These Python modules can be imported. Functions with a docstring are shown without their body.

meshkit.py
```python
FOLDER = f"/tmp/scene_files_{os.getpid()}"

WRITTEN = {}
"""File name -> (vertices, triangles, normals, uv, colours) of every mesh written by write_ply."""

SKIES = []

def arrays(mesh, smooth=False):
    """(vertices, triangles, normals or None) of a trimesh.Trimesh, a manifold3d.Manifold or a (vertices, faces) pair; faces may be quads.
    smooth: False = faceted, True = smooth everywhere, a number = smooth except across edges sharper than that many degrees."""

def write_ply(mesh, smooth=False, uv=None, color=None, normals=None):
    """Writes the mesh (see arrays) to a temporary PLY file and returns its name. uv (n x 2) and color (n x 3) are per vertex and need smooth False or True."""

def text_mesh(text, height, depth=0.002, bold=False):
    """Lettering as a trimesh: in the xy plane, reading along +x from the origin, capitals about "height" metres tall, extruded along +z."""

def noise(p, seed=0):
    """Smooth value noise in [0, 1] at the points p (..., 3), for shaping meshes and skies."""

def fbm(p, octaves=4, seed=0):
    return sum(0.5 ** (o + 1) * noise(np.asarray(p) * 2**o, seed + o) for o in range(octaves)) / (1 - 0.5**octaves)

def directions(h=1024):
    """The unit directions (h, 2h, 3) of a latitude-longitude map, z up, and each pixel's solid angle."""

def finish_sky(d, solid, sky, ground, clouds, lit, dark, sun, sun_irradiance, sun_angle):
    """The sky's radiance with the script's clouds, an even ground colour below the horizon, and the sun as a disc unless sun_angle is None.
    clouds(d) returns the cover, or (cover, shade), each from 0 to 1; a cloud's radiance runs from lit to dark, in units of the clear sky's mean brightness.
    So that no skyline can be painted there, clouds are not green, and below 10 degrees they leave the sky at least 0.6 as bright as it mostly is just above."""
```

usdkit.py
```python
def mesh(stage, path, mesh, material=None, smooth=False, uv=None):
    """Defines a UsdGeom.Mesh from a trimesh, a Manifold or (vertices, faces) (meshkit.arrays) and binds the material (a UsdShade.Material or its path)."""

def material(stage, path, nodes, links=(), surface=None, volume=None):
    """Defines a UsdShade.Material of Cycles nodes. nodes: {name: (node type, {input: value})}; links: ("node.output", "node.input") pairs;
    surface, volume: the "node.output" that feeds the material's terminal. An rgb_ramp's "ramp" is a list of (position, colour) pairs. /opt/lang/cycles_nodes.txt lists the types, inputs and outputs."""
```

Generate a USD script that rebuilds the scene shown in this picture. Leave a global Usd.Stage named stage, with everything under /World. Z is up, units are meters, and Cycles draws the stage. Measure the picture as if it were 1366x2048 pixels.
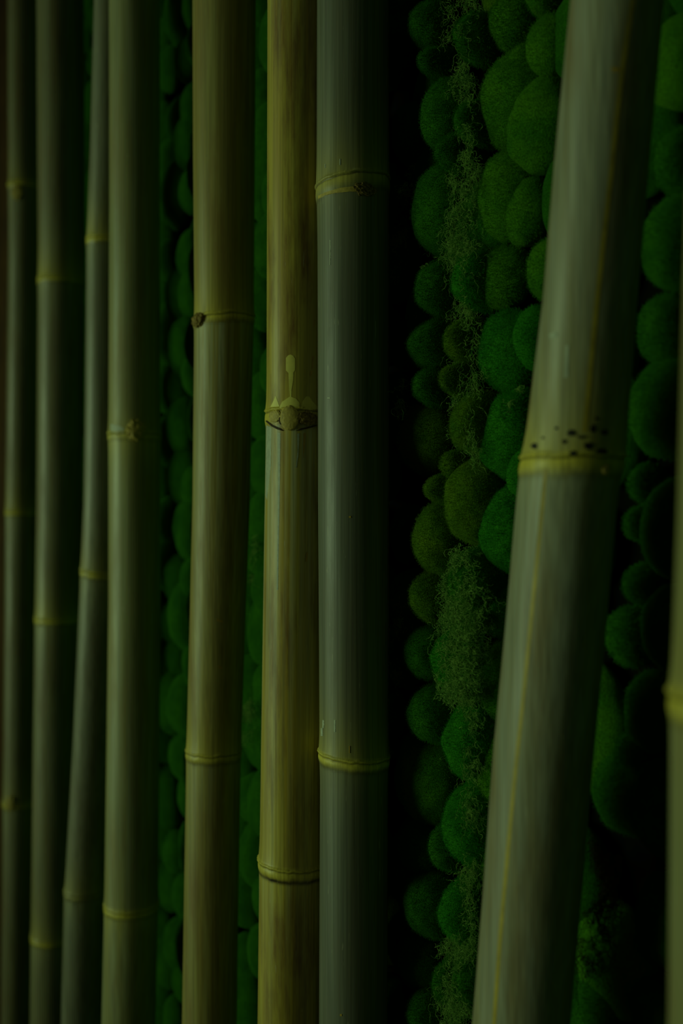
import math, numpy as np, trimesh, shapely, usdkit, meshkit
from shapely import geometry as sg
from pxr import Usd, UsdGeom, UsdLux, UsdShade, Gf, Sdf, Vt

rng = np.random.default_rng(11)
stage = Usd.Stage.CreateInMemory()
UsdGeom.SetStageUpAxis(stage, UsdGeom.Tokens.z)
UsdGeom.SetStageMetersPerUnit(stage, 1.0)
UsdGeom.Xform.Define(stage, '/World')
stage.SetDefaultPrim(stage.GetPrimAtPath('/World'))

# ---------------------------------------------------------------- camera
W, H = 1366, 2048
FMM, APW = 35.0, 24.0
F = FMM / APW * W                                   # focal length in pixels
TH = math.radians(32.0)                             # angle between the view and the wall
CAM = np.array([0.0, -0.579, 1.20])
DIR = np.array([-math.cos(TH), math.sin(TH), 0.0])
RIGHT = np.array([math.sin(TH), math.cos(TH), 0.0])
cam = UsdGeom.Camera.Define(stage, '/World/camera')
m = Gf.Matrix4d(1.0)
for i, r in enumerate((RIGHT, np.array([0, 0, 1.0]), -DIR, CAM)):
    m.SetRow(i, Gf.Vec4d(*map(float, r), 1.0 if i == 3 else 0.0))
cam.AddTransformOp().Set(m)
cam.CreateFocalLengthAttr(FMM)
cam.CreateHorizontalApertureAttr(APW)
cam.CreateVerticalApertureAttr(APW * H / W)
cam.CreateFStopAttr(3.2)
cam.CreateFocusDistanceAttr(0.885)
cam.CreateClippingRangeAttr(Gf.Vec2f(0.02, 60))
cam.CreateExposureAttr(0.0)

# ---------------------------------------------------------------- light
# one greenish spotlight in the room, to the left of the camera, and the faint light of the room itself
lamp = UsdLux.SphereLight.Define(stage, '/World/spotlight')
lamp.CreateRadiusAttr(1.2)
lamp.CreateIntensityAttr(4.9)
lamp.CreateColorAttr(Gf.Vec3f(0.70, 1.0, 0.52))
LP, LT = Gf.Vec3d(-2.5, -3.9, 1.16), Gf.Vec3d(-0.95, -0.07, 1.15)
lamp.AddTransformOp().Set(Gf.Matrix4d().SetLookAt(LP, LT, Gf.Vec3d(0, 0, 1)).GetInverse())
sh = UsdLux.ShapingAPI.Apply(lamp.GetPrim())
sh.CreateShapingConeAngleAttr(22.0)
sh.CreateShapingConeSoftnessAttr(1.0)
dome = UsdLux.DomeLight.Define(stage, '/World/room_light')
dome.CreateIntensityAttr(0.0035)
dome.CreateColorAttr(Gf.Vec3f(0.8, 1.0, 0.7))

# ---------------------------------------------------------------- helpers
used = {}
def path_for(name, parent=None):
    base = (str(parent.GetPath()) if parent else '/World') + '/' + name
    n = used.get(base, 0); used[base] = n + 1
    return base if n == 0 else f'{base}_{n:03d}'

def tag(p, label=None, cat=None, group=None, kind=None):
    p = p.GetPrim() if hasattr(p, 'GetPrim') else p
    for k, v in (('label', label), ('category', cat), ('group', group), ('kind', kind)):
        if v: p.SetCustomDataByKey(k, v)
    return p

def thing(name, loc, label, cat, group=None):
    x = UsdGeom.Xform.Define(stage, path_for(name)); x.AddTranslateOp().Set(Gf.Vec3d(*map(float, loc)))
    return tag(x, label, cat, group)

def raw_mesh(name, v, f, mat, parent=None, normals=None, **primvars):
    me = UsdGeom.Mesh.Define(stage, path_for(name, parent))
    v, f = np.asarray(v, float), np.asarray(f, np.int32)
    me.CreatePointsAttr(Vt.Vec3fArray.FromNumpy(v.astype(np.float32)))
    me.CreateFaceVertexCountsAttr(Vt.IntArray.FromNumpy(np.full(len(f), f.shape[1], np.int32)))
    me.CreateFaceVertexIndicesAttr(Vt.IntArray.FromNumpy(f.ravel()))
    me.CreateSubdivisionSchemeAttr('none')
    if normals is not None:
        me.CreateNormalsAttr(Vt.Vec3fArray.FromNumpy(np.asarray(normals, np.float32))); me.SetNormalsInterpolation('vertex')
    api = UsdGeom.PrimvarsAPI(me)
    for k, a in primvars.items():
        api.CreatePrimvar(k, Sdf.ValueTypeNames.Color3fArray, 'vertex').Set(Vt.Vec3fArray.FromNumpy(np.asarray(a, np.float32)))
    UsdShade.MaterialBindingAPI.Apply(me.GetPrim()).Bind(mat)
    return me.GetPrim()

def soft_mesh(name, mesh, mat, parent=None, smooth=True):
    v, f, n = meshkit.arrays(mesh, smooth)
    return raw_mesh(name, v, f, mat, parent, n)

def curves(name, pts, counts, widths, mat, parent=None):
    c = UsdGeom.BasisCurves.Define(stage, path_for(name, parent))
    c.CreateTypeAttr('linear'); c.CreateWrapAttr('nonperiodic')
    c.CreateCurveVertexCountsAttr(Vt.IntArray.FromNumpy(np.asarray(counts, np.int32)))
    c.CreatePointsAttr(Vt.Vec3fArray.FromNumpy(np.asarray(pts, np.float32)))
    c.CreateWidthsAttr(Vt.FloatArray.FromNumpy(np.asarray(widths, np.float32))); c.SetWidthsInterpolation('vertex')
    UsdShade.MaterialBindingAPI.Apply(c.GetPrim()).Bind(mat)
    return c.GetPrim()

def ray(px, py):
    return DIR + RIGHT * ((px - W / 2) / F) + np.array([0, 0, 1.0]) * ((H / 2 - py) / F)

def project(p):
    d = np.asarray(p, float) - CAM
    t = d @ DIR
    return W / 2 + F * (d @ RIGHT) / t, H / 2 - F * d[..., 2] / t, t

# ---------------------------------------------------------------- materials
def lk(n): return '/World/Looks/' + n
UsdGeom.Scope.Define(stage, '/World/Looks')

def flat(name, col, rough=0.7, noise=60.0, var=0.35, bump=0.0, spec=0.4):
    return usdkit.material(stage, lk(name), {
        'tc': ('texture_coordinate', {}), 'n': ('noise_texture', {'scale': noise, 'detail': 5}),
        'r': ('rgb_ramp', {'ramp': [(0.25, tuple(c * (1 - var) for c in col)), (0.75, tuple(min(1, c * (1 + var)) for c in col))]}),
        'b': ('bump', {'strength': bump, 'distance': 0.001}),
        'p': ('principled_bsdf', {'roughness': rough, 'specular_ior_level': spec})},
        [('tc.object', 'n.vector'), ('n.fac', 'r.fac'), ('r.color', 'p.base_color'), ('n.fac', 'b.height'), ('b.normal', 'p.normal')], surface='p.BSDF')

def bamboo(name, a, b, brown, bloom, amount=0.5, rough=0.42):
    """a, b: the two rind tones that run in streaks; brown: stain; bloom: waxy film. The mesh primvar 'marks' = (yellow, dark, bloom)."""
    return usdkit.material(stage, lk(name), {
        'tc': ('texture_coordinate', {}),
        'm1': ('mapping', {'scale': (70, 70, 1.6)}), 'n1': ('noise_texture', {'scale': 1, 'detail': 4, 'roughness': 0.6}),
        'm2': ('mapping', {'scale': (420, 420, 6)}), 'n2': ('noise_texture', {'scale': 1, 'detail': 3}),
        'm3': ('mapping', {'scale': (45, 45, 7)}), 'n3': ('noise_texture', {'scale': 1, 'detail': 6, 'roughness': 0.65}),
        'm4': ('mapping', {'scale': (520, 520, 45)}), 'n4': ('noise_texture', {'scale': 1, 'detail': 2}),
        'r1': ('rgb_ramp', {'ramp': [(0.36, a), (0.64, b)]}),
        'r3': ('rgb_ramp', {'ramp': [(0.47, (0, 0, 0)), (0.68, (amount,) * 3)]}),
        'r2': ('rgb_ramp', {'ramp': [(0.3, (0.74, 0.74, 0.74)), (0.7, (1.16, 1.16, 1.16))]}),
        'r4': ('rgb_ramp', {'ramp': [(0.715, (0, 0, 0)), (0.76, (0.4, 0.4, 0.4))]}),
        'at': ('attribute', {'attribute': 'marks'}), 'sp': ('separate_color', {}),
        'x1': ('mix', {'color2': brown}), 'x2': ('mix', {'mix_type': 'multiply', 'fac': 1.0}),
        'x3': ('mix', {'color2': bloom}), 'x4': ('mix', {'color2': (0.76, 0.64, 0.08)}), 'x5': ('mix', {'color2': (0.035, 0.024, 0.010)}),
        'x6': ('mix', {'color2': (0.62, 0.60, 0.40)}),
        'bp': ('bump', {'strength': 0.25, 'distance': 0.0006}),
        'rr': ('map_range', {'from_min': 0.3, 'from_max': 0.7, 'to_min': rough - 0.08, 'to_max': rough + 0.12}),
        'p': ('principled_bsdf', {'specular_ior_level': 0.45})},
        [('tc.object', 'm1.vector'), ('tc.object', 'm2.vector'), ('tc.object', 'm3.vector'), ('tc.object', 'm4.vector'),
         ('m1.vector', 'n1.vector'), ('m2.vector', 'n2.vector'), ('m3.vector', 'n3.vector'), ('m4.vector', 'n4.vector'),
         ('n1.fac', 'r1.fac'), ('n3.fac', 'r3.fac'), ('n2.fac', 'r2.fac'), ('n4.fac', 'r4.fac'),
         ('at.color', 'sp.color'), ('r1.color', 'x1.color1'), ('r3.color', 'x1.fac'),
         ('x1.color', 'x3.color1'), ('sp.b', 'x3.fac'), ('x3.color', 'x4.color1'), ('sp.r', 'x4.fac'),
         ('x4.color', 'x5.color1'), ('sp.g', 'x5.fac'), ('x5.color', 'x6.color1'), ('r4.color', 'x6.fac'),
         ('x6.color', 'x2.color1'), ('r2.color', 'x2.color2'), ('x2.color', 'p.base_color'),
         ('n2.fac', 'bp.height'), ('bp.normal', 'p.normal'), ('n3.fac', 'rr.value'), ('rr.result', 'p.roughness')], surface='p.BSDF')

def moss(name, a, b, tip):
    return usdkit.material(stage, lk(name), {
        'tc': ('texture_coordinate', {}), 'n': ('noise_texture', {'scale': 38, 'detail': 4, 'roughness': 0.6}),
        'f': ('noise_texture', {'scale': 900, 'detail': 3, 'roughness': 0.7}),
        'r': ('rgb_ramp', {'ramp': [(0.33, a), (0.67, b)]}),
        'g': ('rgb_ramp', {'ramp': [(0.38, (0.45, 0.45, 0.45)), (0.66, (1.45, 1.45, 1.45))]}),
        'x': ('mix', {'mix_type': 'multiply', 'fac': 1.0}),
        'b': ('bump', {'strength': 0.9, 'distance': 0.0016}),
        'p': ('principled_bsdf', {'roughness': 0.95, 'specular_ior_level': 0.08, 'sheen_weight': 0.30, 'sheen_roughness': 0.45, 'sheen_tint': tip})},
        [('tc.object', 'n.vector'), ('tc.object', 'f.vector'), ('n.fac', 'r.fac'), ('f.fac', 'g.fac'), ('r.color', 'x.color1'), ('g.color', 'x.color2'),
         ('x.color', 'p.base_color'), ('f.fac', 'b.height'), ('b.normal', 'p.normal')], surface='p.BSDF')

def strand_mat(name, col, alt, scale=70):
    return usdkit.material(stage, lk(name), {
        'g': ('geometry', {}), 'n': ('noise_texture', {'scale': scale, 'detail': 2}),
        'r': ('rgb_ramp', {'ramp': [(0.35, col), (0.68, alt)]}),
        'd': ('diffuse_bsdf', {}), 't': ('translucent_bsdf', {}), 'x': ('mix_closure', {'fac': 0.25})},
        [('g.position', 'n.vector'), ('n.fac', 'r.fac'), ('r.color', 'd.color'), ('r.color', 't.color'), ('d.BSDF', 'x.closure1'), ('t.BSDF', 'x.closure2')], surface='x.closure')

M_moss = [moss('moss_deep', (0.012, 0.090, 0.003), (0.028, 0.150, 0.004), (0.12, 0.5, 0.03)),
          moss('moss_leaf', (0.026, 0.140, 0.003), (0.060, 0.215, 0.004), (0.20, 0.5, 0.03)),
          moss('moss_bright', (0.011, 0.130, 0.004), (0.030, 0.225, 0.006), (0.08, 0.5, 0.03)),
          moss('moss_olive', (0.036, 0.120, 0.003), (0.085, 0.180, 0.004), (0.25, 0.45, 0.03))]
M_fuzz = [strand_mat('moss_fuzz_deep', (0.016, 0.13, 0.003), (0.045, 0.22, 0.006)), strand_mat('moss_fuzz_leaf', (0.04, 0.20, 0.004), (0.11, 0.30, 0.008)),
          strand_mat('moss_fuzz_bright', (0.016, 0.18, 0.006), (0.04, 0.31, 0.010)), strand_mat('moss_fuzz_olive', (0.06, 0.17, 0.004), (0.14, 0.27, 0.008))]
M_strand = strand_mat('trailing_green', (0.04, 0.17, 0.018), (0.30, 0.52, 0.11), 190)
M_strand_brown = strand_mat('trailing_brown', (0.016, 0.018, 0.006), (0.045, 0.038, 0.012))
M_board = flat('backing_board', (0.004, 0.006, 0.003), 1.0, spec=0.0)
M_wall = flat('dark_plaster', (0.03, 0.028, 0.02), 0.9)
M_brown = flat('brown_timber', (0.11, 0.052, 0.005), 0.75, 20)
M_floor = flat('dark_floor', (0.03, 0.025, 0.02), 0.6)
M_pale = flat('pale_rind', (0.88, 0.78, 0.17), 0.5, 140, 0.1, 0.1)
M_stripe = flat('yellow_rind', (0.50, 0.38, 0.05), 0.45, 90, 0.25)
M_scar = flat('branch_scar', (0.24, 0.165, 0.03), 0.8, 420, 0.8, 0.8)
M_dark = flat('dark_crack', (0.05, 0.033, 0.010), 0.8, 200, 0.5)
M_scale = flat('bud_scale', (0.52, 0.40, 0.08), 0.6, 260, 0.3, 0.3)
M_soot = flat('dark_mould', (0.022, 0.022, 0.016), 0.8, 200, 0.4)
M_wax = flat('pale_wax', (0.46, 0.50, 0.36), 0.5, 200, 0.2)
M_fleck = flat('ochre_fleck', (0.50, 0.33, 0.05), 0.5, 200, 0.2)

# ---------------------------------------------------------------- the setting
def box_mesh(x0, x1, y0, y1, z0, z1):
    b = trimesh.creation.box([x1 - x0, y1 - y0, z1 - z0]); b.apply_translation([(x0 + x1) / 2, (y0 + y1) / 2, (z0 + z1) / 2]); return b
XL, XR = -2.18, 0.45
TOP = 2.44
tag(soft_mesh('trim_1', box_mesh(-3.2, XL - 0.01, -0.03, 0.03, 0.0, 3.3), M_brown, smooth=False), 'brown timber panel where the moss wall ends', kind='structure')
tag(soft_mesh('floor', box_mesh(-3.6, 1.6, -5.6, 0.20, -0.06, 0.0), M_floor, smooth=False), 'dark floor in front of the moss wall', kind='structure')
tag(soft_mesh('wall_back', box_mesh(-3.2, 1.6, 0.04, 0.12, 0.0, 3.3), M_wall, smooth=False), 'dark wall behind the moss panel', kind='structure')
tag(soft_mesh('wall_left', box_mesh(-3.3, -3.2, -1.2, 0.12, 0.0, 3.3), M_brown, smooth=False), 'brown end wall beyond the last bamboo pole', kind='structure')

# ---------------------------------------------------------------- bamboo poles
NA = 96
ANG = np.linspace(0, 2 * np.pi, NA, endpoint=False)

class Pole:
    """A culm traced from its silhouette. edges: (py, left px, right px); plane: y of its axis; nodes: (py, options)."""
    def __init__(self, edges, plane, nodes, mat, label, seed=0):
        self.mat, self.seed = mat, seed
        z, x, r = [], [], []
        for py, l, rr in edges:
            a, b = ray(l, H / 2), ray(rr, H / 2)
            a, b = a / np.linalg.norm(a), b / np.linalg.norm(b)
            bis = (a + b) / np.linalg.norm(a + b)
            half = 0.5 * math.acos(np.clip(a @ b, -1, 1))
            t = (plane - CAM[1]) / bis[1]
            c = CAM + bis * t
            z.append(CAM[2] + (H / 2 - py) / F * (t * (bis @ DIR))); x.append(c[0]); r.append(t * math.sin(half))
        o = np.argsort(z)
        self.z, self.x, self.r = np.array(z)[o], np.array(x)[o], np.array(r)[o]
        self.y = plane
        self.base = np.array([float(self.cx(0.0)), plane, 0.0])
        self.nodes = []
        depth = (np.array([self.x.mean(), plane, 0]) - CAM) @ DIR
        self.depth = depth
        for py, opt in nodes:
            zn = CAM[2] + (H / 2 - py) / F * depth
            self.nodes.append((zn, opt))
        ns = sorted(n[0] for n in self.nodes)
        gap = np.mean(np.diff(ns)) if len(ns) > 1 else 0.44
        lo = ns[0] - gap
        while lo > 0.05: self.nodes.append((lo, {})); lo -= gap * 0.95
        hi = ns[-1] + gap
        while hi < TOP - 0.05: self.nodes.append((hi, {})); hi += gap * 1.02
        self.nodes.sort(key=lambda n: n[0])
        self.build(label)

    def cx(self, zz):
        return self._smooth(np.asarray(zz, float), self.x)
    def _smooth(self, zz, vals):
        # traced values inside the frame, the straight trend outside it
        a = np.polyfit(self.z, vals, 1)
        lo, hi = self.z[0], self.z[-1]
        w = np.interp(zz, self.z, vals - np.polyval(a, self.z))
        out = np.maximum(np.maximum(lo - zz, zz - hi), 0)
        fade = np.clip(1 - out / 0.25, 0, 1)
        zb = np.where(zz < lo, lo - 0.10 * (1 - np.exp(-np.maximum(lo - zz, 0) / 0.10)), np.where(zz > hi, hi + 0.10 * (1 - np.exp(-np.maximum(zz - hi, 0) / 0.10)), zz))
        return np.polyval(a, zb) + w * fade
    def rad0(self, zz):
        return np.interp(zz, self.z, self.r)
    def ring_shift(self, opt):
        # the tilt of the node ring: opt['tilt'] metres higher on the image right
        t = opt.get('tilt', 0.0); e = RIGHT[:2]
        return t * (np.cos(ANG) * e[0] + np.sin(ANG) * e[1])

    def surface(self, zz):
        """radius (rows, NA) and marks (rows, NA, 3)"""
        zz = np.asarray(zz, float)[:, None]
        R = np.repeat(self.rad0(zz[:, 0])[:, None], NA, 1)
        MK = np.zeros(R.shape + (3,))
        cs = np.stack([np.cos(ANG) * 1.6 + self.seed * 7.1, np.sin(ANG) * 1.6, np.zeros(NA)], -1)
        streak = meshkit.fbm(cs * 3.0, 3, self.seed)[None, :]
        fine = meshkit.fbm(cs * 9.0, 3, self.seed + 5)[None, :]
        P = np.stack(np.broadcast_arrays(np.cos(ANG)[None] * 2 + self.seed, np.sin(ANG)[None] * 2, zz * 60), -1)
        lump = meshkit.fbm(P, 3, self.seed + 9)
        for zn, opt in self.nodes:
            d = zz - zn - self.ring_shift(opt)[None, :] - 0.0012 * (streak - 0.5) * 2
            s = opt.get('size', 1.0); w = opt.get('width', 1.0)
            R = R + s * (0.0009 * np.exp(-(d / 0.0011) ** 2) * (1 + (lump - .5)) - 0.0005 * np.exp(-((d + 0.0021) / 0.0010) ** 2)
                         + 0.0007 * np.exp(-((d + 0.0060 * w) / (0.0034 * w)) ** 2) * (1 + 0.8 * (lump - .5))
                         + 0.0011 * np.exp(-np.abs(d) / 0.009))
            yb = np.exp(-((d + 0.0030 * w) / (0.0062 * w)) ** 2) * (0.65 + 0.9 * lump)
            yu = np.where(d > 0, np.exp(-d / 0.030), 0) * opt.get('above', 0.30) * (0.5 + streak)
            yd = np.where(d < 0, np.exp(d / 0.028), 0) * opt.get('below', 0.18) * (0.5 + streak)
            MK[..., 0] = np.maximum(MK[..., 0], np.clip(np.maximum(yb * opt.get('yellow', 0.9), yu + yd), 0, 1))
            dark = np.exp(-((d + 0.0021) / 0.0007) ** 2) * 0.75 + np.exp(-((d + 0.0105 * w) / 0.0022) ** 2) * opt.get('shadow_line', 0.28) * (0.4 + 1.1 * lump)
            MK[..., 1] = np.maximum(MK[..., 1], np.clip(dark * opt.get('dark', 1.0), 0, 1))
            bl = np.where(d < -0.010 * w, np.exp((d + 0.010 * w) / opt.get('bloom_len', 0.05)), 0) * np.clip((fine - 0.36) * 3.4, 0, 1)
            MK[..., 2] = np.maximum(MK[..., 2], np.clip(bl * opt.get('bloom', 0.5), 0, 1))
        return R, MK

    def grid(self, zz):
        R, MK = self.surface(zz)
        C = np.asarray(self.cx(zz))
        X = C[:, None] + R * np.cos(ANG)[None] - self.base[0]
        Y = np.zeros_like(X) + R * np.sin(ANG)[None]
        V = np.stack([X, Y, np.repeat(np.asarray(zz)[:, None], NA, 1)], -1)
        return V, MK

    def build(self, label):
        self.root = thing('bamboo_pole', self.base, label, 'bamboo pole', 'bamboo poles standing in a row before the moss wall')
        lim = 0.026
        segs, last = [], 0.0
        for zn, opt in self.nodes:
            a, b = zn - lim, zn + lim * 0.7
            segs.append(('internode', last, a)); segs.append(('node', a, b)); last = b
        segs.append(('internode', last, TOP))
        rows, cuts = [], []
        for nm, a, b in segs:
            n = max(2, int(math.ceil((b - a) / (0.0008 if nm == 'node' else 0.010))))
            zz = np.linspace(a, b, n + 1)
            start = len(rows) - (1 if rows else 0)
            rows += list(zz if not rows else zz[1:])
            cuts.append((nm, start, len(rows) - 1))
        rows = np.array(rows)
        V, MK = self.grid(rows)
        self.rows, self.tab = rows, np.hypot(V[..., 0] + self.base[0] - np.asarray(self.cx(rows))[:, None], V[..., 1])
        self.cxt = np.asarray(self.cx(rows))
        dz = np.gradient(V, axis=0) ; da = np.roll(V, -1, 1) - np.roll(V, 1, 1)
        N = np.cross(da, dz); N /= np.linalg.norm(N, axis=-1, keepdims=True)
        for nm, s, e in cuts:
            k = e - s + 1
            v, n_, mk = V[s:e + 1].reshape(-1, 3), N[s:e + 1].reshape(-1, 3), MK[s:e + 1].reshape(-1, 3)
            i, j = np.meshgrid(np.arange(k - 1), np.arange(NA), indexing='ij'); j2 = (j + 1) % NA
            q = np.stack([i * NA + j, i * NA + j2, (i + 1) * NA + j2, (i + 1) * NA + j], -1).reshape(-1, 4)
            f = np.vstack([q[:, [0, 1, 2]], q[:, [0, 2, 3]]])
            if s == 0 or e == len(rows) - 1:                     # the cut ends of the culm
                ring = np.arange(NA) + (0 if s == 0 else (k - 1) * NA)
                c = v[ring].mean(0); ci = len(v)
                v = np.vstack([v, c]); n_ = np.vstack([n_, [0, 0, -1 if s == 0 else 1]]); mk = np.vstack([mk, [0, 0, 0]])
                f = np.vstack([f, [[ci, ring[(t + 1) % NA], ring[t]] if s == 0 else [ci, ring[t], ring[(t + 1) % NA]] for t in range(NA)]])
            raw_mesh(nm, v, f, self.mat, self.root, n_, marks=mk)

    # --- points of the surface seen at a pixel, and things laid on it
    def hit(self, px, py, lift=0.0):
        d = ray(px, py); z = CAM[2] + (H / 2 - py) / F * self.depth; ang = math.atan2(-RIGHT[0] * 0 - DIR[1], -DIR[0])
        for _ in range(5):
            c = np.array([np.interp(z, self.rows, self.cxt), self.y]); r = self.rad_at(z, ang) + lift; o = CAM[:2] - c
            A = d[:2] @ d[:2]; B = o @ d[:2]; Cc = o @ o - r * r
            disc = max(B * B - A * Cc, 0.0)
            t = (-B - math.sqrt(disc)) / A; z = CAM[2] + t * d[2]; ang = math.atan2(o[1] + d[1] * t, o[0] + d[0] * t)
        p = CAM + d * t
        n = np.array([p[0] - c[0], p[1] - c[1], 0]); n /= np.linalg.norm(n)
        return p, n
    def rad_at(self, z, ang):
        i = np.clip(np.searchsorted(self.rows, z) - 1, 0, len(self.rows) - 2); w = np.clip((z - self.rows[i]) / (self.rows[i + 1] - self.rows[i]), 0, 1)
        a = (ang % (2 * np.pi)) / (2 * np.pi) * NA; j = int(a) % NA; u = a - int(a); T = self.tab
        return float((1 - w) * ((1 - u) * T[i, j] + u * T[i, (j + 1) % NA]) + w * ((1 - u) * T[i + 1, j] + u * T[i + 1, (j + 1) % NA]))

    def patch(self, name, poly, mat, lift=0.00016, step=6, label=None):
        """A thin film on the rind: poly in pixels, dropped along the view on to the surface, 0.4 mm thick."""
        g = sg.Polygon(poly).buffer(0).segmentize(step)
        v2, f2 = trimesh.creation.triangulate_polygon(g, engine='earcut')
        if len(f2) == 0: return
        uq, f2 = np.unique(f2, return_inverse=True); f2 = f2.reshape(-1, 3); v2 = v2[uq]
        try:
            for _ in range(2):
                e = np.linalg.norm(v2[f2][:, [0, 1, 2]] - v2[f2][:, [1, 2, 0]], axis=2).max(1)
                big = np.nonzero(e > step * 2.2)[0]
                if not len(big): break
                v3, f3 = trimesh.remesh.subdivide(np.column_stack([v2, np.zeros(len(v2))]), f2); v2, f2 = v3[:, :2], f3
        except Exception: pass
        hp = [self.hit(*p) for p in v2]
        P = np.array([h[0] for h in hp]) - self.base; Nn = np.array([h[1] for h in hp])
        t = trimesh.Trimesh(np.column_stack([v2[:, 0], -v2[:, 1], np.zeros(len(v2))]), f2, process=False)
        f2 = f2 if t.face_normals[:, 2].mean() > 0 else f2[:, ::-1]
        edge = np.sort(np.vstack([f2[:, [0, 1]], f2[:, [1, 2]], f2[:, [2, 0]]]), 1)
        u, inv, cnt = np.unique(edge, axis=0, return_inverse=True, return_counts=True)
        de = np.vstack([f2[:, [0, 1]], f2[:, [1, 2]], f2[:, [2, 0]]])[cnt[inv.ravel()] == 1]
        n = len(P)
        V = np.vstack([P + Nn * lift, P - Nn * 0.0006])
        side = np.vstack([np.column_stack([de[:, 1], de[:, 0], de[:, 0] + n]), np.column_stack([de[:, 1], de[:, 0] + n, de[:, 1] + n])])
        Fa = np.vstack([f2, side])
        uq, Fa = np.unique(Fa, return_inverse=True); Fa = Fa.reshape(-1, 3)
        p = raw_mesh(name, V[uq], Fa, mat, self.root, np.vstack([Nn, Nn])[uq])
        if label: tag(p, label)

    def lump(self, name, px, py, w, h, mat, out=0.6, seed=0, rough=0.25, label=None, power=1.0):
        """A knobbly growth on the rind, w by h pixels, out = how far it stands out as a share of its width."""
        p, n = self.hit(px, py)
        k = ((p - CAM) @ DIR) / F
        s = trimesh.creation.icosphere(4)
        v = s.vertices * (1 + rough * (meshkit.fbm(s.vertices * np.array([4, 4, 2.0]) + seed * 3.3, 3, seed) - 0.5)[:, None] * 2)
        t = np.cross([0, 0, 1.0], n)
        v = v * np.array([w / 2 * k / max(abs(t @ RIGHT), 0.35), h / 2 * k, out * w / 2 * k])
        q = p + v[:, :1] * t + v[:, 1:2] * np.array([0, 0, 1.0]) + v[:, 2:] * n
        pr = soft_mesh(name, trimesh.Trimesh(q - self.base, s.faces, process=False), mat, self.root)
        if label: tag(pr, label)

# rind colours
B_olive = bamboo('rind_olive', (0.30, 0.30, 0.17), (0.24, 0.22, 0.09), (0.20, 0.12, 0.035), (0.40, 0.45, 0.32))
B_grey = bamboo('rind_grey', (0.27, 0.28, 0.19), (0.20, 0.20, 0.12), (0.17, 0.13, 0.06), (0.36, 0.41, 0.30))
B_moss = bamboo('rind_pale_olive', (0.38, 0.40, 0.22), (0.33, 0.31, 0.11), (0.30, 0.20, 0.05), (0.44, 0.50, 0.36))
B_tan = bamboo('rind_tan', (0.40, 0.36, 0.12), (0.33, 0.26, 0.06), (0.24, 0.13, 0.025), (0.46, 0.48, 0.30), 0.6)
B_gold = bamboo('rind_gold', (0.56, 0.47, 0.08), (0.47, 0.33, 0.04), (0.22, 0.11, 0.02), (0.50, 0.50, 0.28), 0.95)
B_slate = bamboo('rind_slate', (0.185, 0.20, 0.145), (0.135, 0.14, 0.095), (0.15, 0.13, 0.07), (0.27, 0.31, 0.24), 0.4)
B_near = bamboo('rind_near', (0.37, 0.385, 0.28), (0.30, 0.28, 0.15), (0.26, 0.17, 0.05), (0.40, 0.44, 0.33), 0.6)

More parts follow.
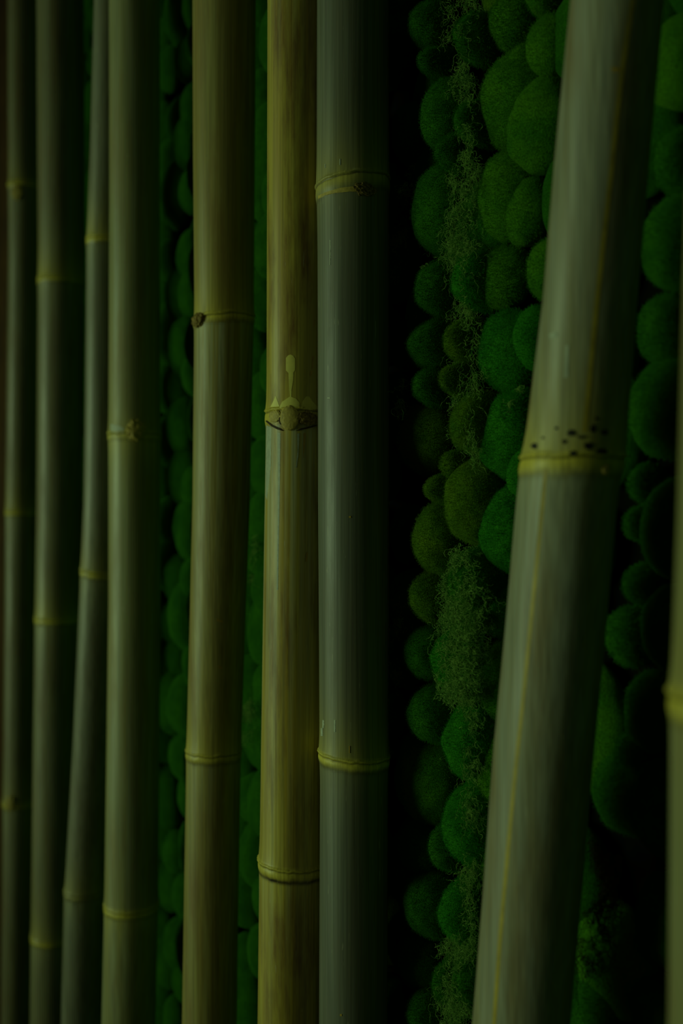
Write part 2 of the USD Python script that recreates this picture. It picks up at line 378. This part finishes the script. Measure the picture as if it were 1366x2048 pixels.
YP = -0.111
p1 = Pole([(0, 15, 80), (500, 17, 82), (1000, 11, 77), (1500, 7, 72), (2048, 2, 66)], YP + 0.006,
          [(378, {'yellow': 1.0, 'size': 1.3}), (1022, {'above': 0.5}), (1605, {'size': 1.4, 'yellow': 1.0})], B_olive,
          'slim blurred olive bamboo pole, outermost at the left edge beyond all the others', seed=1)
p2 = Pole([(0, 73, 168), (500, 76, 171), (1000, 73, 166), (1500, 66, 158), (2048, 60, 150)], YP + 0.006,
          [(566, {'above': 0.6, 'size': 1.2}), (1234, {'above': 0.5, 'yellow': 1.0}), (1878, {'above': 0.4})], B_olive,
          'blurred olive bamboo pole second from the left, with a wide black gap to its right', seed=2)
p3 = Pole([(-700, 150, 216), (-300, 178, 246), (0, 188, 256), (300, 180, 250), (490, 173, 245), (800, 170, 244), (1000, 167, 242), (1143, 161, 238), (1500, 145, 222), (1800, 128, 207), (2048, 122, 200)], YP - 0.008,
          [(489, {'yellow': 1.0, 'above': 0.5}), (1143, {'tilt': -0.004, 'yellow': 0.8}), (1805, {'yellow': 0.3})], B_grey,
          'dark grey bamboo pole leaning behind the pale olive pole, half hidden by it', seed=3)
p4 = Pole([(0, 218, 320), (400, 219, 320), (850, 217, 321), (1200, 217, 321), (1500, 213, 319), (1800, 209, 317), (2048, 203, 311)], YP - 0.004,
          [(868, {'above': 0.2, 'below': 0.6, 'size': 1.2, 'yellow': .7}), (1808, {'above': 0.1, 'below': 0.45})], B_moss,
          'pale olive bamboo pole with one knobbly yellow bud at mid height', seed=4)
p5 = Pole([(0, 385, 512), (300, 386, 510), (630, 389, 508), (800, 387, 504), (1000, 385, 500), (1250, 379, 491), (1500, 373, 482), (1800, 368, 477), (2048, 364, 474)], YP,
          [(640, {'above': 0.45, 'yellow': 0.8, 'bloom': 0.9, 'bloom_len': 0.16, 'tilt': 0.003}), (1503, {'above': 0.5, 'shadow_line': 0.4, 'yellow': 0.7})], B_tan,
          'tan bamboo pole with a small bud on its left edge, between two moss gaps', seed=5)
p6 = Pole([(-400, 519, 639), (0, 535, 655), (400, 534, 656), (800, 533, 655), (860, 532, 656), (1100, 528, 654), (1500, 522, 650), (1720, 519, 648), (2048, 515, 644)], YP + 0.004,
          [(824, {'above': 0.05, 'yellow': 0.75, 'bloom': 1.0, 'bloom_len': 0.22, 'width': 1.5, 'size': 1.1}), (1722, {'yellow': 0.8, 'shadow_line': 0.95, 'width': 1.1, 'below': 0.45, 'tilt': -0.002, 'size': 1.2})], B_gold,
          'golden yellow bamboo pole with a pale spoon-shaped mark above its bud', seed=6)
p7 = Pole([(0, 634, 778), (350, 633, 778), (500, 635, 778), (1000, 636, 778), (1450, 639, 777), (1560, 640, 776), (2048, 638, 775)], YP + 0.029,
          [(366, {'yellow': 0.5, 'tilt': 0.0042, 'above': 0.35, 'width': 1.5, 'bloom': 0.25}), (1505, {'yellow': 1.0, 'tilt': -0.0025, 'above': 0.42, 'size': 1.2, 'bloom': 0.25, 'shadow_line': 0.4})], B_slate,
          'thick slate grey bamboo pole in sharp focus, in front of the golden one', seed=7)
p8 = Pole([(0, 1140, 1330), (300, 1110, 1302), (600, 1085, 1276), (850, 1054, 1256), (910, 1045, 1250), (1000, 1033, 1235), (1250, 1011, 1213), (1500, 987, 1188), (1800, 965, 1162), (2048, 945, 1140)], YP + 0.004,
          [(914, {'yellow': 1.0, 'above': 0.6, 'width': 1.3, 'size': 1.1, 'bloom': 0.8, 'bloom_len': 0.12})], B_near,
          'broad leaning bamboo pole with yellow grooves and black specks at its joint', seed=8)
p9 = Pole([(0, 1388, 1640), (560, 1368, 1612), (1000, 1356, 1600), (1390, 1343, 1590), (1450, 1342, 1588), (2048, 1337, 1580)], YP - 0.085,
          [(1388, {'yellow': 1.0, 'width': 1.3, 'size': 1.4})], B_moss,
          'blurred bamboo pole cut off by the right edge of the picture', seed=9)

# marks, buds and scars of the poles
p6.patch('sheath_mark', [(572, 716), (576, 711), (581, 709), (586, 711), (590, 717), (590, 740), (587, 745), (586, 762), (583, 780), (583, 794), (592, 797), (599, 806), (599, 817), (590, 821), (566, 821), (559, 815), (564, 804), (574, 797), (580, 793), (578, 770), (577, 746), (572, 741)], M_pale, step=4, label='pale yellow spoon-shaped mark above the bud')
p6.patch('sheath_scale', [(541, 814), (548, 800), (551, 791), (555, 802), (559, 813)], M_pale, step=4)
p6.patch('sheath_scale', [(602, 817), (605, 803), (612, 793), (618, 793), (625, 803), (633, 812), (633, 818), (620, 820)], M_pale, step=4)
p6.lump('bud', 579, 836, 38, 50, M_scale, 0.30, 3, 0.07, label='tongue-shaped bud scale with ragged brown edge')
p6.lump('scar', 614, 837, 38, 26, M_scar, 0.25, 4, 0.45)
p6.lump('scar', 549, 832, 24, 24, M_scale, 0.2, 5, 0.2)
p6.patch('crack', [(559, 832), (562, 838), (564, 847), (561, 849), (558, 842)], M_dark, 0.0010)
p6.patch('crack', [(534, 841), (545, 850), (560, 857), (566, 862), (556, 859), (544, 852.5), (533.5, 843)], M_dark, 0.0012)
p6.patch('crack', [(592, 862), (601, 857), (616, 854), (632, 850), (632, 852), (616, 857), (602, 860)], M_dark, 0.0012)
p6.patch('wax_streak', [(555, 866), (561, 866), (560, 960), (558, 1060), (556, 1180), (553, 1180), (555, 1050), (556, 950)], M_wax)
p6.patch('wax_streak', [(594, 868), (599, 866), (597, 910), (593, 935), (591, 935), (595, 900)], M_wax)
p6.patch('wax_streak', [(607, 866), (612, 866), (610, 890), (606, 915)], M_fleck)
p6.patch('wax_streak', [(533, 850), (543, 856), (542, 930), (534, 1000), (531, 990)], M_wax)
for px, py, l, w in ((628, 640, 14, 3), (625, 712, 26, 3), (621, 742, 10, 4), (612, 1105, 18, 4)):
    p6.patch('fleck', [(px, py), (px + w, py), (px + w - 2, py + l), (px - 2, py + l)], M_fleck, 0.0003)
p7.patch('scar_band', [(636, 392), (650, 385), (680, 376), (712, 372), (745, 374), (740, 388), (722, 384), (700, 383), (672, 386), (650, 391), (637, 398)], M_scale, 0.0004)
p7.lump('branch_scar', 731, 379, 40, 26, M_scar, 0.3, 7, 0.45, label='rough broken branch stub on the joint')
for px, py, l, w, mt in ((679, 318, 12, 2, M_wax), (650, 328, 8, 1.2, M_wax), (698, 1032, 4, 4, M_fleck), (655, 795, 2, 5, M_wax), (660, 480, 50, 1.2, M_wax), (645, 1440, 16, 3, M_wax), (642, 1456, 16, 4, M_wax), (668, 1440, 24, 3, M_wax), (698, 1492, 14, 2, M_fleck), (680, 2028, 4, 4, M_fleck)):
    p7.patch('fleck', [(px, py), (px + w, py), (px + w, py + l), (px, py + l)], mt, 0.0003)
p5.lump('bud', 396, 640, 24, 28, M_scar, 0.7, 9, 0.4, label='small brown bud on the left side of the joint')
p5.patch('fleck', [(433, 1237), (446, 1241), (446, 1245), (434, 1242)], M_fleck, 0.0003)
p5.patch('fleck', [(436, 1331), (444, 1333), (444, 1338), (437, 1337)], M_fleck, 0.0003)
p4.lump('bud', 272, 860, 36, 40, M_scale, 0.5, 11, 0.35, label='knobbly yellow and brown bud')
p4.patch('wax_spot', [(221, 848), (240, 852), (248, 857), (246, 866), (236, 866), (222, 864)], M_wax)
p1.lump('bud', 34, 384, 24, 30, M_scale, 0.35, 12, 0.3)
p1.lump('bud', 20, 1606, 20, 30, M_scale, 0.35, 13, 0.3)
def strip(pts, w):
    return [(x - w / 2, y) for x, y in pts] + [(x + w / 2, y) for x, y in pts[::-1]]
p8.patch('groove_stripe', strip([(1287, -160), (1266, 0), (1243, 150), (1224, 330), (1207, 480), (1188, 660), (1176, 790), (1169, 864)], 10), M_stripe, step=14, label='narrow yellow stripe along a groove')
p8.patch('groove_stripe', strip([(1092, 938), (1078, 1080), (1062, 1240), (1046, 1400), (1030, 1550), (1014, 1720), (1000, 1880), (988, 2048), (976, 2200)], 8), M_stripe, step=14)
for u, v, a, b in ((672, 535, 44, 34), (600, 625, 22, 24), (300, 668, 32, 32), (892, 492, 30, 42), (775, 578, 46, 16), (845, 668, 46, 38), (690, 742, 36, 30), (980, 722, 58, 30), (520, 488, 16, 16), (1010, 530, 36, 26), (385, 585, 12, 14), (930, 390, 20, 16)):
    cx, cy = 1010 + u / 5.06, 760 + v / 5.06
    p8.patch('black_speck', [(cx + a / 5.06 * (1 + .2 * math.sin(3 * t + u)) * math.cos(t), cy + b / 5.06 * math.sin(t)) for t in np.linspace(0, 6.28, 14)[:-1]], M_soot, 0.0004, step=5)
p8.lump('bud', 1214, 938, 22, 24, M_scale, 0.5, 15, 0.25)
p8.patch('wax_streak', [(1131, 690), (1138, 690), (1136, 755), (1128, 755)], M_wax, 0.0003)
p8.patch('wax_streak', [(1098, 668), (1114, 664), (1114, 674), (1100, 678)], M_wax, 0.0003)
p8.patch('fleck', [(1222, 134), (1240, 136), (1240, 144), (1224, 143)], M_fleck, 0.0003)

# ---------------------------------------------------------------- moss wall
panel = thing('moss_panel', ((XL + XR) / 2, 0.0, 0.0), 'dark wall panel covered in rounded green moss cushions behind the bamboo', 'moss wall')
PO = np.array([(XL + XR) / 2, 0.0, 0.0])
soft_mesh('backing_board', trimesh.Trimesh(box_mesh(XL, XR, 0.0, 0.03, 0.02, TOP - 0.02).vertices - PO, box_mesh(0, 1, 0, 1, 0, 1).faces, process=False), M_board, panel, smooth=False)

ICO = {k: trimesh.creation.icosphere(k) for k in (2, 3, 4)}
def cushion_mesh(c, rx, ry, rz, seed, level):
    s = ICO[level]; v = s.vertices.copy()
    q = v * np.array([rx, ry, rz]) / 0.035
    d = 1 + 0.20 * (meshkit.fbm(q * 0.9 + seed * 3.7, 2, seed) - 0.5) + 0.10 * (meshkit.fbm(q * 2.6 + seed, 2, seed + 1) - 0.5)
    v = np.sign(v) * np.abs(v) ** 0.94 * d[:, None]
    v = v * np.array([rx, ry, rz])
    v[:, 1] = np.where(v[:, 1] > 0, v[:, 1] / ry * BED, v[:, 1])           # its flat back sits on the board
    return trimesh.Trimesh(v + c, s.faces, process=False)

# cushions that can be told apart: left, right, top and bottom in the photograph, and a tone
TR = [(815, 895, -8, 108, 0), (834, 898, 92, 156, 0), (843, 908, 151, 305, 0), (822, 903, 322, 510, 0), (870, 925, 258, 350, 0), (977, 1064, -20, 96, 1), (1050, 1115, -60, 28, 1),
      (1052, 1120, 25, 152, 1), (962, 1036, 97, 292, 1), (1012, 1068, 86, 182, 1), (1014, 1105, 150, 347, 1), (958, 1038, 293, 487, 1), (1002, 1098, 349, 490, 1), (903, 960, 20, 120, 0), (905, 950, 195, 290, 0),
      (957, 1072, 485, 618, 1), (1054, 1098, 475, 600, 1), (827, 913, 518, 631, 0), (903, 960, 500, 620, 2), (957, 1051, 616, 785, 2), (1026, 1080, 609, 742, 2), (815, 900, 634, 742, 0),
      (886, 940, 637, 731, 3), (879, 920, 723, 797, 3), (796, 908, 793, 952, 3), (824, 903, 733, 815, 0), (900, 958, 780, 912, 3), (958, 1036, 783, 962, 2), (1004, 1054, 778, 876, 2),
      (1012, 1056, 878, 1007, 2), (879, 931, 897, 962, 3), (890, 975, 905, 1092, 3), (850, 900, 945, 1010, 3), (827, 916, 998, 1157, 3), (958, 1040, 968, 1158, 2), (1000, 1050, 1053, 1152, 2),
      (818, 893, 1137, 1254, 3), (964, 1022, 1158, 1282, 2), (808, 885, 1245, 1369, 0), (867, 965, 1240, 1396, 2), (957, 1015, 1286, 1452, 1), (817, 905, 1365, 1489, 0), (890, 957, 1393, 1575, 2),
      (793, 917, 1462, 1652, 1), (953, 995, 1453, 1622, 1), (888, 955, 1565, 1742, 2), (855, 905, 1643, 1747, 0), (796, 890, 1631, 1757, 0), (953, 985, 1638, 1792, 1), (803, 902, 1747, 1882, 0),
      (879, 940, 1758, 1905, 2), (797, 890, 1856, 1985, 0), (866, 905, 1915, 2012, 0), (812, 890, 1975, 2080, 0), (905, 950, 1900, 2030, 0), (775, 815, 1655, 1822, 0), (772, 812, 1830, 1945, 0),
      (900, 955, 1090, 1250, 0), (780, 830, 1010, 1130, 0), (785, 840, 190, 330, 0), (780, 820, 640, 740, 0),
      (1283, 1370, 380, 582, 0), (1274, 1370, 587, 732, 0), (1258, 1350, 708, 922, 0), (1255, 1302, 928, 1007, 0), (1280, 1370, 954, 1167, 0), (1249, 1290, 1011, 1082, 0), (1248, 1322, 1126, 1217, 0),
      (1280, 1352, 1163, 1352, 0), (1208, 1285, 1209, 1338, 0), (1246, 1342, 1348, 1519, 0), (1232, 1290, 1458, 1555, 0), (1266, 1340, 1515, 1732, 0), (1186, 1250, 1490, 1680, 0), (1271, 1340, 1748, 1950, 0),
      (1266, 1340, 1955, 2080, 0), (1158, 1240, 1945, 2080, 0), (1308, 1370, 250, 386, 0)]
BED = 0.013                                                           # the cushions sit on a bed this thick
placed = []                                                           # x, z, rx, ry, rz, tone, level, seed
for i, (xl, xr, yt, yb, tone) in enumerate(TR):
    d = ray(xl, H / 2)[:2]; d /= np.linalg.norm(d); n = np.array([-d[1], d[0]]); n = n if n @ RIGHT[:2] > 0 else -n
    rz, x = 0.035, 0.0
    for _ in range(8):
        asp = np.clip((xr - xl) / (yb - yt), 0.45, 1.0)
        rx = rz * (0.62 + 0.42 * asp) * (0.92 + 0.16 * ((i * 37) % 11) / 10); ry = min(0.035, max(0.022, rz * (0.55 + 0.35 * asp)))
        if 780 < xl < 910: ry = 0.042 if abs(x - float(p7.cx(1.2))) > 0.043 else 0.031
        sup = math.hypot(rx * n[0], ry * n[1])
        x = (sup + n @ CAM[:2] + n[1] * BED) / n[0]
        dep = (np.array([x, -BED - 0.6 * ry, 0]) - CAM) @ DIR
        rz = (yb - yt) / 2 / F * dep
    z = CAM[2] + (H / 2 - (yt + yb) / 2) / F * dep
    placed.append((x, z, rx, ry, rz, tone, 4, 100 + i))
traced = len(placed)
T = np.array([p[:5] for p in placed])
row, z = 0, 0.06
grid = []
while z < TOP - 0.06:
    x = XL + 0.03 + (0.03 if row % 2 else 0)
    while x < XR - 0.03:
        xx, zz = x + rng.uniform(-.014, .014), z + rng.uniform(-.018, .018)
        s = rng.uniform(0.030, 0.046)
        q = np.hypot((T[:, 0] - xx) / (T[:, 2] + 0.012), (T[:, 1] - zz) / (T[:, 4] + 0.012)).min()
        if q > 0.90:
            hid = q < 1.45
            if abs(xx - float(p7.cx(zz))) < 0.05: s = min(s, 0.034)
            grid.append((xx, zz, s * rng.uniform(.85, 1.05), min(0.034, s * (rng.uniform(.42, .52) if hid else rng.uniform(.58, .80))), s * rng.uniform(.95, 1.25)))
        x += 0.058
    z += 0.066; row += 1
order = []
for g in grid:
    u, v, t = project(np.array([g[0], -g[3] * .6, g[1]]))
    inside = -40 < u < W + 40 and -60 < v < H + 60 and t > 0.1
    order.append((not inside, t))
idx = sorted(range(len(grid)), key=lambda k: order[k])
rest = []
for k, i in enumerate(idx):
    g = grid[i]; tone = int(rng.choice([0, 0, 0, 1, 1, 3])); tone = tone if project(np.array([g[0], -.03, g[1]]))[0] > 600 else 0
    if k < 298 - traced and not order[i][0]: placed.append((*g, tone, 3, 400 + i))
    else: rest.append((*g, 0, 2, 400 + i))
for k, (x, z, rx, ry, rz, tone, lev, seed) in enumerate(placed):
    c = np.array([x, -BED, z]) - PO
    me = cushion_mesh(c, rx, ry, rz, seed, lev)
    pr = soft_mesh('moss_cushion', me, M_moss[tone], panel)
    u, v, t = project(np.array([x, -ry, z]))
    if k < traced:                                                    # the velvety nap of the cushions in focus
        vv, ff = me.vertices, me.faces
        tri = vv[ff]; nrm = np.cross(tri[:, 1] - tri[:, 0], tri[:, 2] - tri[:, 0]); area = np.linalg.norm(nrm, axis=1) / 2
        okf = nrm[:, 1] < -0.05 * area
        nh = 2600 if u < 1040 else 900
        w = area * okf; fi = rng.choice(len(ff), nh, p=w / w.sum())
        a, b = rng.random(nh), rng.random(nh); sw = a + b > 1; a[sw], b[sw] = 1 - a[sw], 1 - b[sw]
        p0 = tri[fi, 0] + a[:, None] * (tri[fi, 1] - tri[fi, 0]) + b[:, None] * (tri[fi, 2] - tri[fi, 0])
        nn = nrm[fi] / (2 * area[fi])[:, None]
        dirn = nn + rng.normal(0, 0.35, (nh, 3)); dirn /= np.linalg.norm(dirn, axis=1, keepdims=True)
        L = rng.uniform(0.0012, 0.0028, nh)[:, None]
        pts = np.stack([p0 - nn * 0.0004, p0 + dirn * L], 1).reshape(-1, 3)
        tag(curves('fuzz', pts, np.full(nh, 2), np.tile([0.00034, 0.00012], nh), M_fuzz[tone], pr), kind='stuff')
ms = [cushion_mesh(np.array([r[0], -BED, r[1]]) - PO, r[2], r[3], r[4], r[7], r[6]) for r in rest]
tag(soft_mesh('moss_carpet', trimesh.util.concatenate(ms), M_moss[0], panel), kind='stuff')

# ---------------------------------------------------------------- trailing strands between the cushions
ST = 0.0014
def tuft(label, spine, n, seed, out=0.044, curl=1.0, mat=None, length=(0.014, 0.045), wid=0.00032):
    """spine: (px, py, half width px); curly strands that start along it on the moss and trail down."""
    r = np.random.default_rng(seed)
    sp = np.array(spine, float)
    yy = np.arange(len(sp))
    def at(t): return np.array([np.interp(t, yy, sp[:, k]) for k in range(3)])
    P, C, Wd = [], [], []
    def world(px, py, y):
        d = ray(px, py); t = (y - CAM[1]) / d[1]; return CAM + d * t
    org = world(sp[0, 0], sp[0, 1], -out)
    n = int(n * 1.7)
    knots = np.column_stack([r.uniform(0, len(sp) - 1, max(3, n // 11)), np.clip(r.normal(0, 0.5, max(3, n // 11)), -1, 1), r.uniform(0.45, 1.15, max(3, n // 11))])
    for i in range(n):
        kt, ko, kd = knots[r.integers(len(knots))]
        t = np.clip(kt + r.normal(0, 0.045 * len(sp) / 4), 0, len(sp) - 1)
        px, py, hw = at(t)
        off = np.clip(ko + r.normal(0, 0.14), -1.1, 1.1)
        yo = -out * (kd + r.normal(0, .08)) * (1 - 0.35 * off * off)
        p = world(px + off * hw, py, yo)
        k = int(r.uniform(*length) / ST)
        v = np.array([r.normal(0, .5), r.normal(0, .4), -0.6]); pts = [p]
        ph, fq, am = r.uniform(0, 6.28), r.uniform(0.5, 1.3), r.uniform(.6, 1.5) * curl
        for j in range(k):
            v = v * 0.72 + np.array([math.cos(ph + fq * j) * am * .55 + r.normal(0, .45), math.sin(ph + fq * j) * am * .4 + r.normal(0, .35), -0.20 + r.normal(0, .42)])
            v /= np.linalg.norm(v) + 1e-9
            p = p + v * ST
            if p[1] > -0.020: p[1] = -0.020
            if p[1] < -0.068: p[1] = -0.068
            pts.append(p.copy())
        P += pts; C.append(len(pts)); w = np.full(len(pts), wid * r.uniform(.7, 1.3)); w[-2:] *= .5; Wd += list(w)
    root = thing('trailing_moss', org, label, 'trailing moss', None)
    tag(curves('strands', np.array(P) - org, C, Wd, mat or M_strand, root), kind='stuff')

tuft('sparse curly strands hanging at the top between the cushions right of the slate pole', [(915, -60, 46), (922, 40, 52), (922, 150, 40), (928, 240, 30), (930, 320, 26)], 360, 1)
tuft('tangled green strands draped over the upper cushions right of the slate pole', [(925, 300, 30), (926, 400, 42), (920, 480, 54), (925, 560, 42)], 520, 2)
tuft('long thin strands trailing down the middle of the moss gap', [(930, 570, 22), (936, 660, 30), (932, 760, 30), (938, 850, 20), (950, 930, 8)], 380, 3, curl=.7)
tuft('thickest bushy clump of curly strands, halfway down the moss gap', [(932, 1090, 30), (926, 1150, 58), (922, 1230, 58), (918, 1300, 60), (925, 1385, 42)], 1500, 4, out=0.056, curl=1.3, wid=0.00036)
tuft('small dark clump of strands just below the bushy clump', [(948, 1395, 18), (942, 1460, 28), (940, 1540, 24)], 210, 5)
tuft('loose vertical strands hanging low between the cushions', [(940, 1570, 16), (944, 1660, 26), (935, 1740, 28), (928, 1820, 28)], 210, 6, curl=.7)
tuft('curly clump of strands at the bottom of the moss gap', [(925, 1840, 30), (915, 1930, 48), (912, 2010, 54), (915, 2090, 54)], 700, 7, out=0.050)
tuft('faint wispy strands in the shadow beside the upper slate pole', [(815, 310, 18), (808, 400, 22), (800, 470, 14)], 60, 8)
tuft('faint wispy strands in the shadow beside the middle of the slate pole', [(806, 715, 12), (805, 790, 16), (802, 830, 10)], 45, 9)
tuft('faint wispy strands in the shadow beside the lower slate pole', [(808, 1165, 12), (806, 1250, 16), (802, 1350, 16)], 80, 10)
tuft('brownish tangle of strands in the dark right of the leaning pole', [(1205, 1670, 34), (1200, 1760, 46), (1195, 1850, 50), (1190, 1930, 40)], 260, 11, mat=M_strand_brown)
tuft('single fine thread of strands along the edge of a bright cushion by the leaning pole', [(1042, 735, 2), (1038, 770, 3), (1022, 800, 3), (1006, 820, 2)], 26, 14, length=(0.006, 0.018))
tuft('thin fringe of strands reaching left along the top of a shadowed cushion', [(905, 500, 4), (880, 512, 5), (855, 525, 4), (832, 540, 5)], 34, 15, length=(0.006, 0.02))
tuft('small tuft of strands in the narrow gap left of the golden pole, upper one', [(508, 1060, 10), (508, 1160, 12)], 60, 12)
tuft('fluffy tuft of strands in the narrow gap left of the golden pole, lower one', [(498, 1380, 14), (496, 1480, 16)], 120, 13)
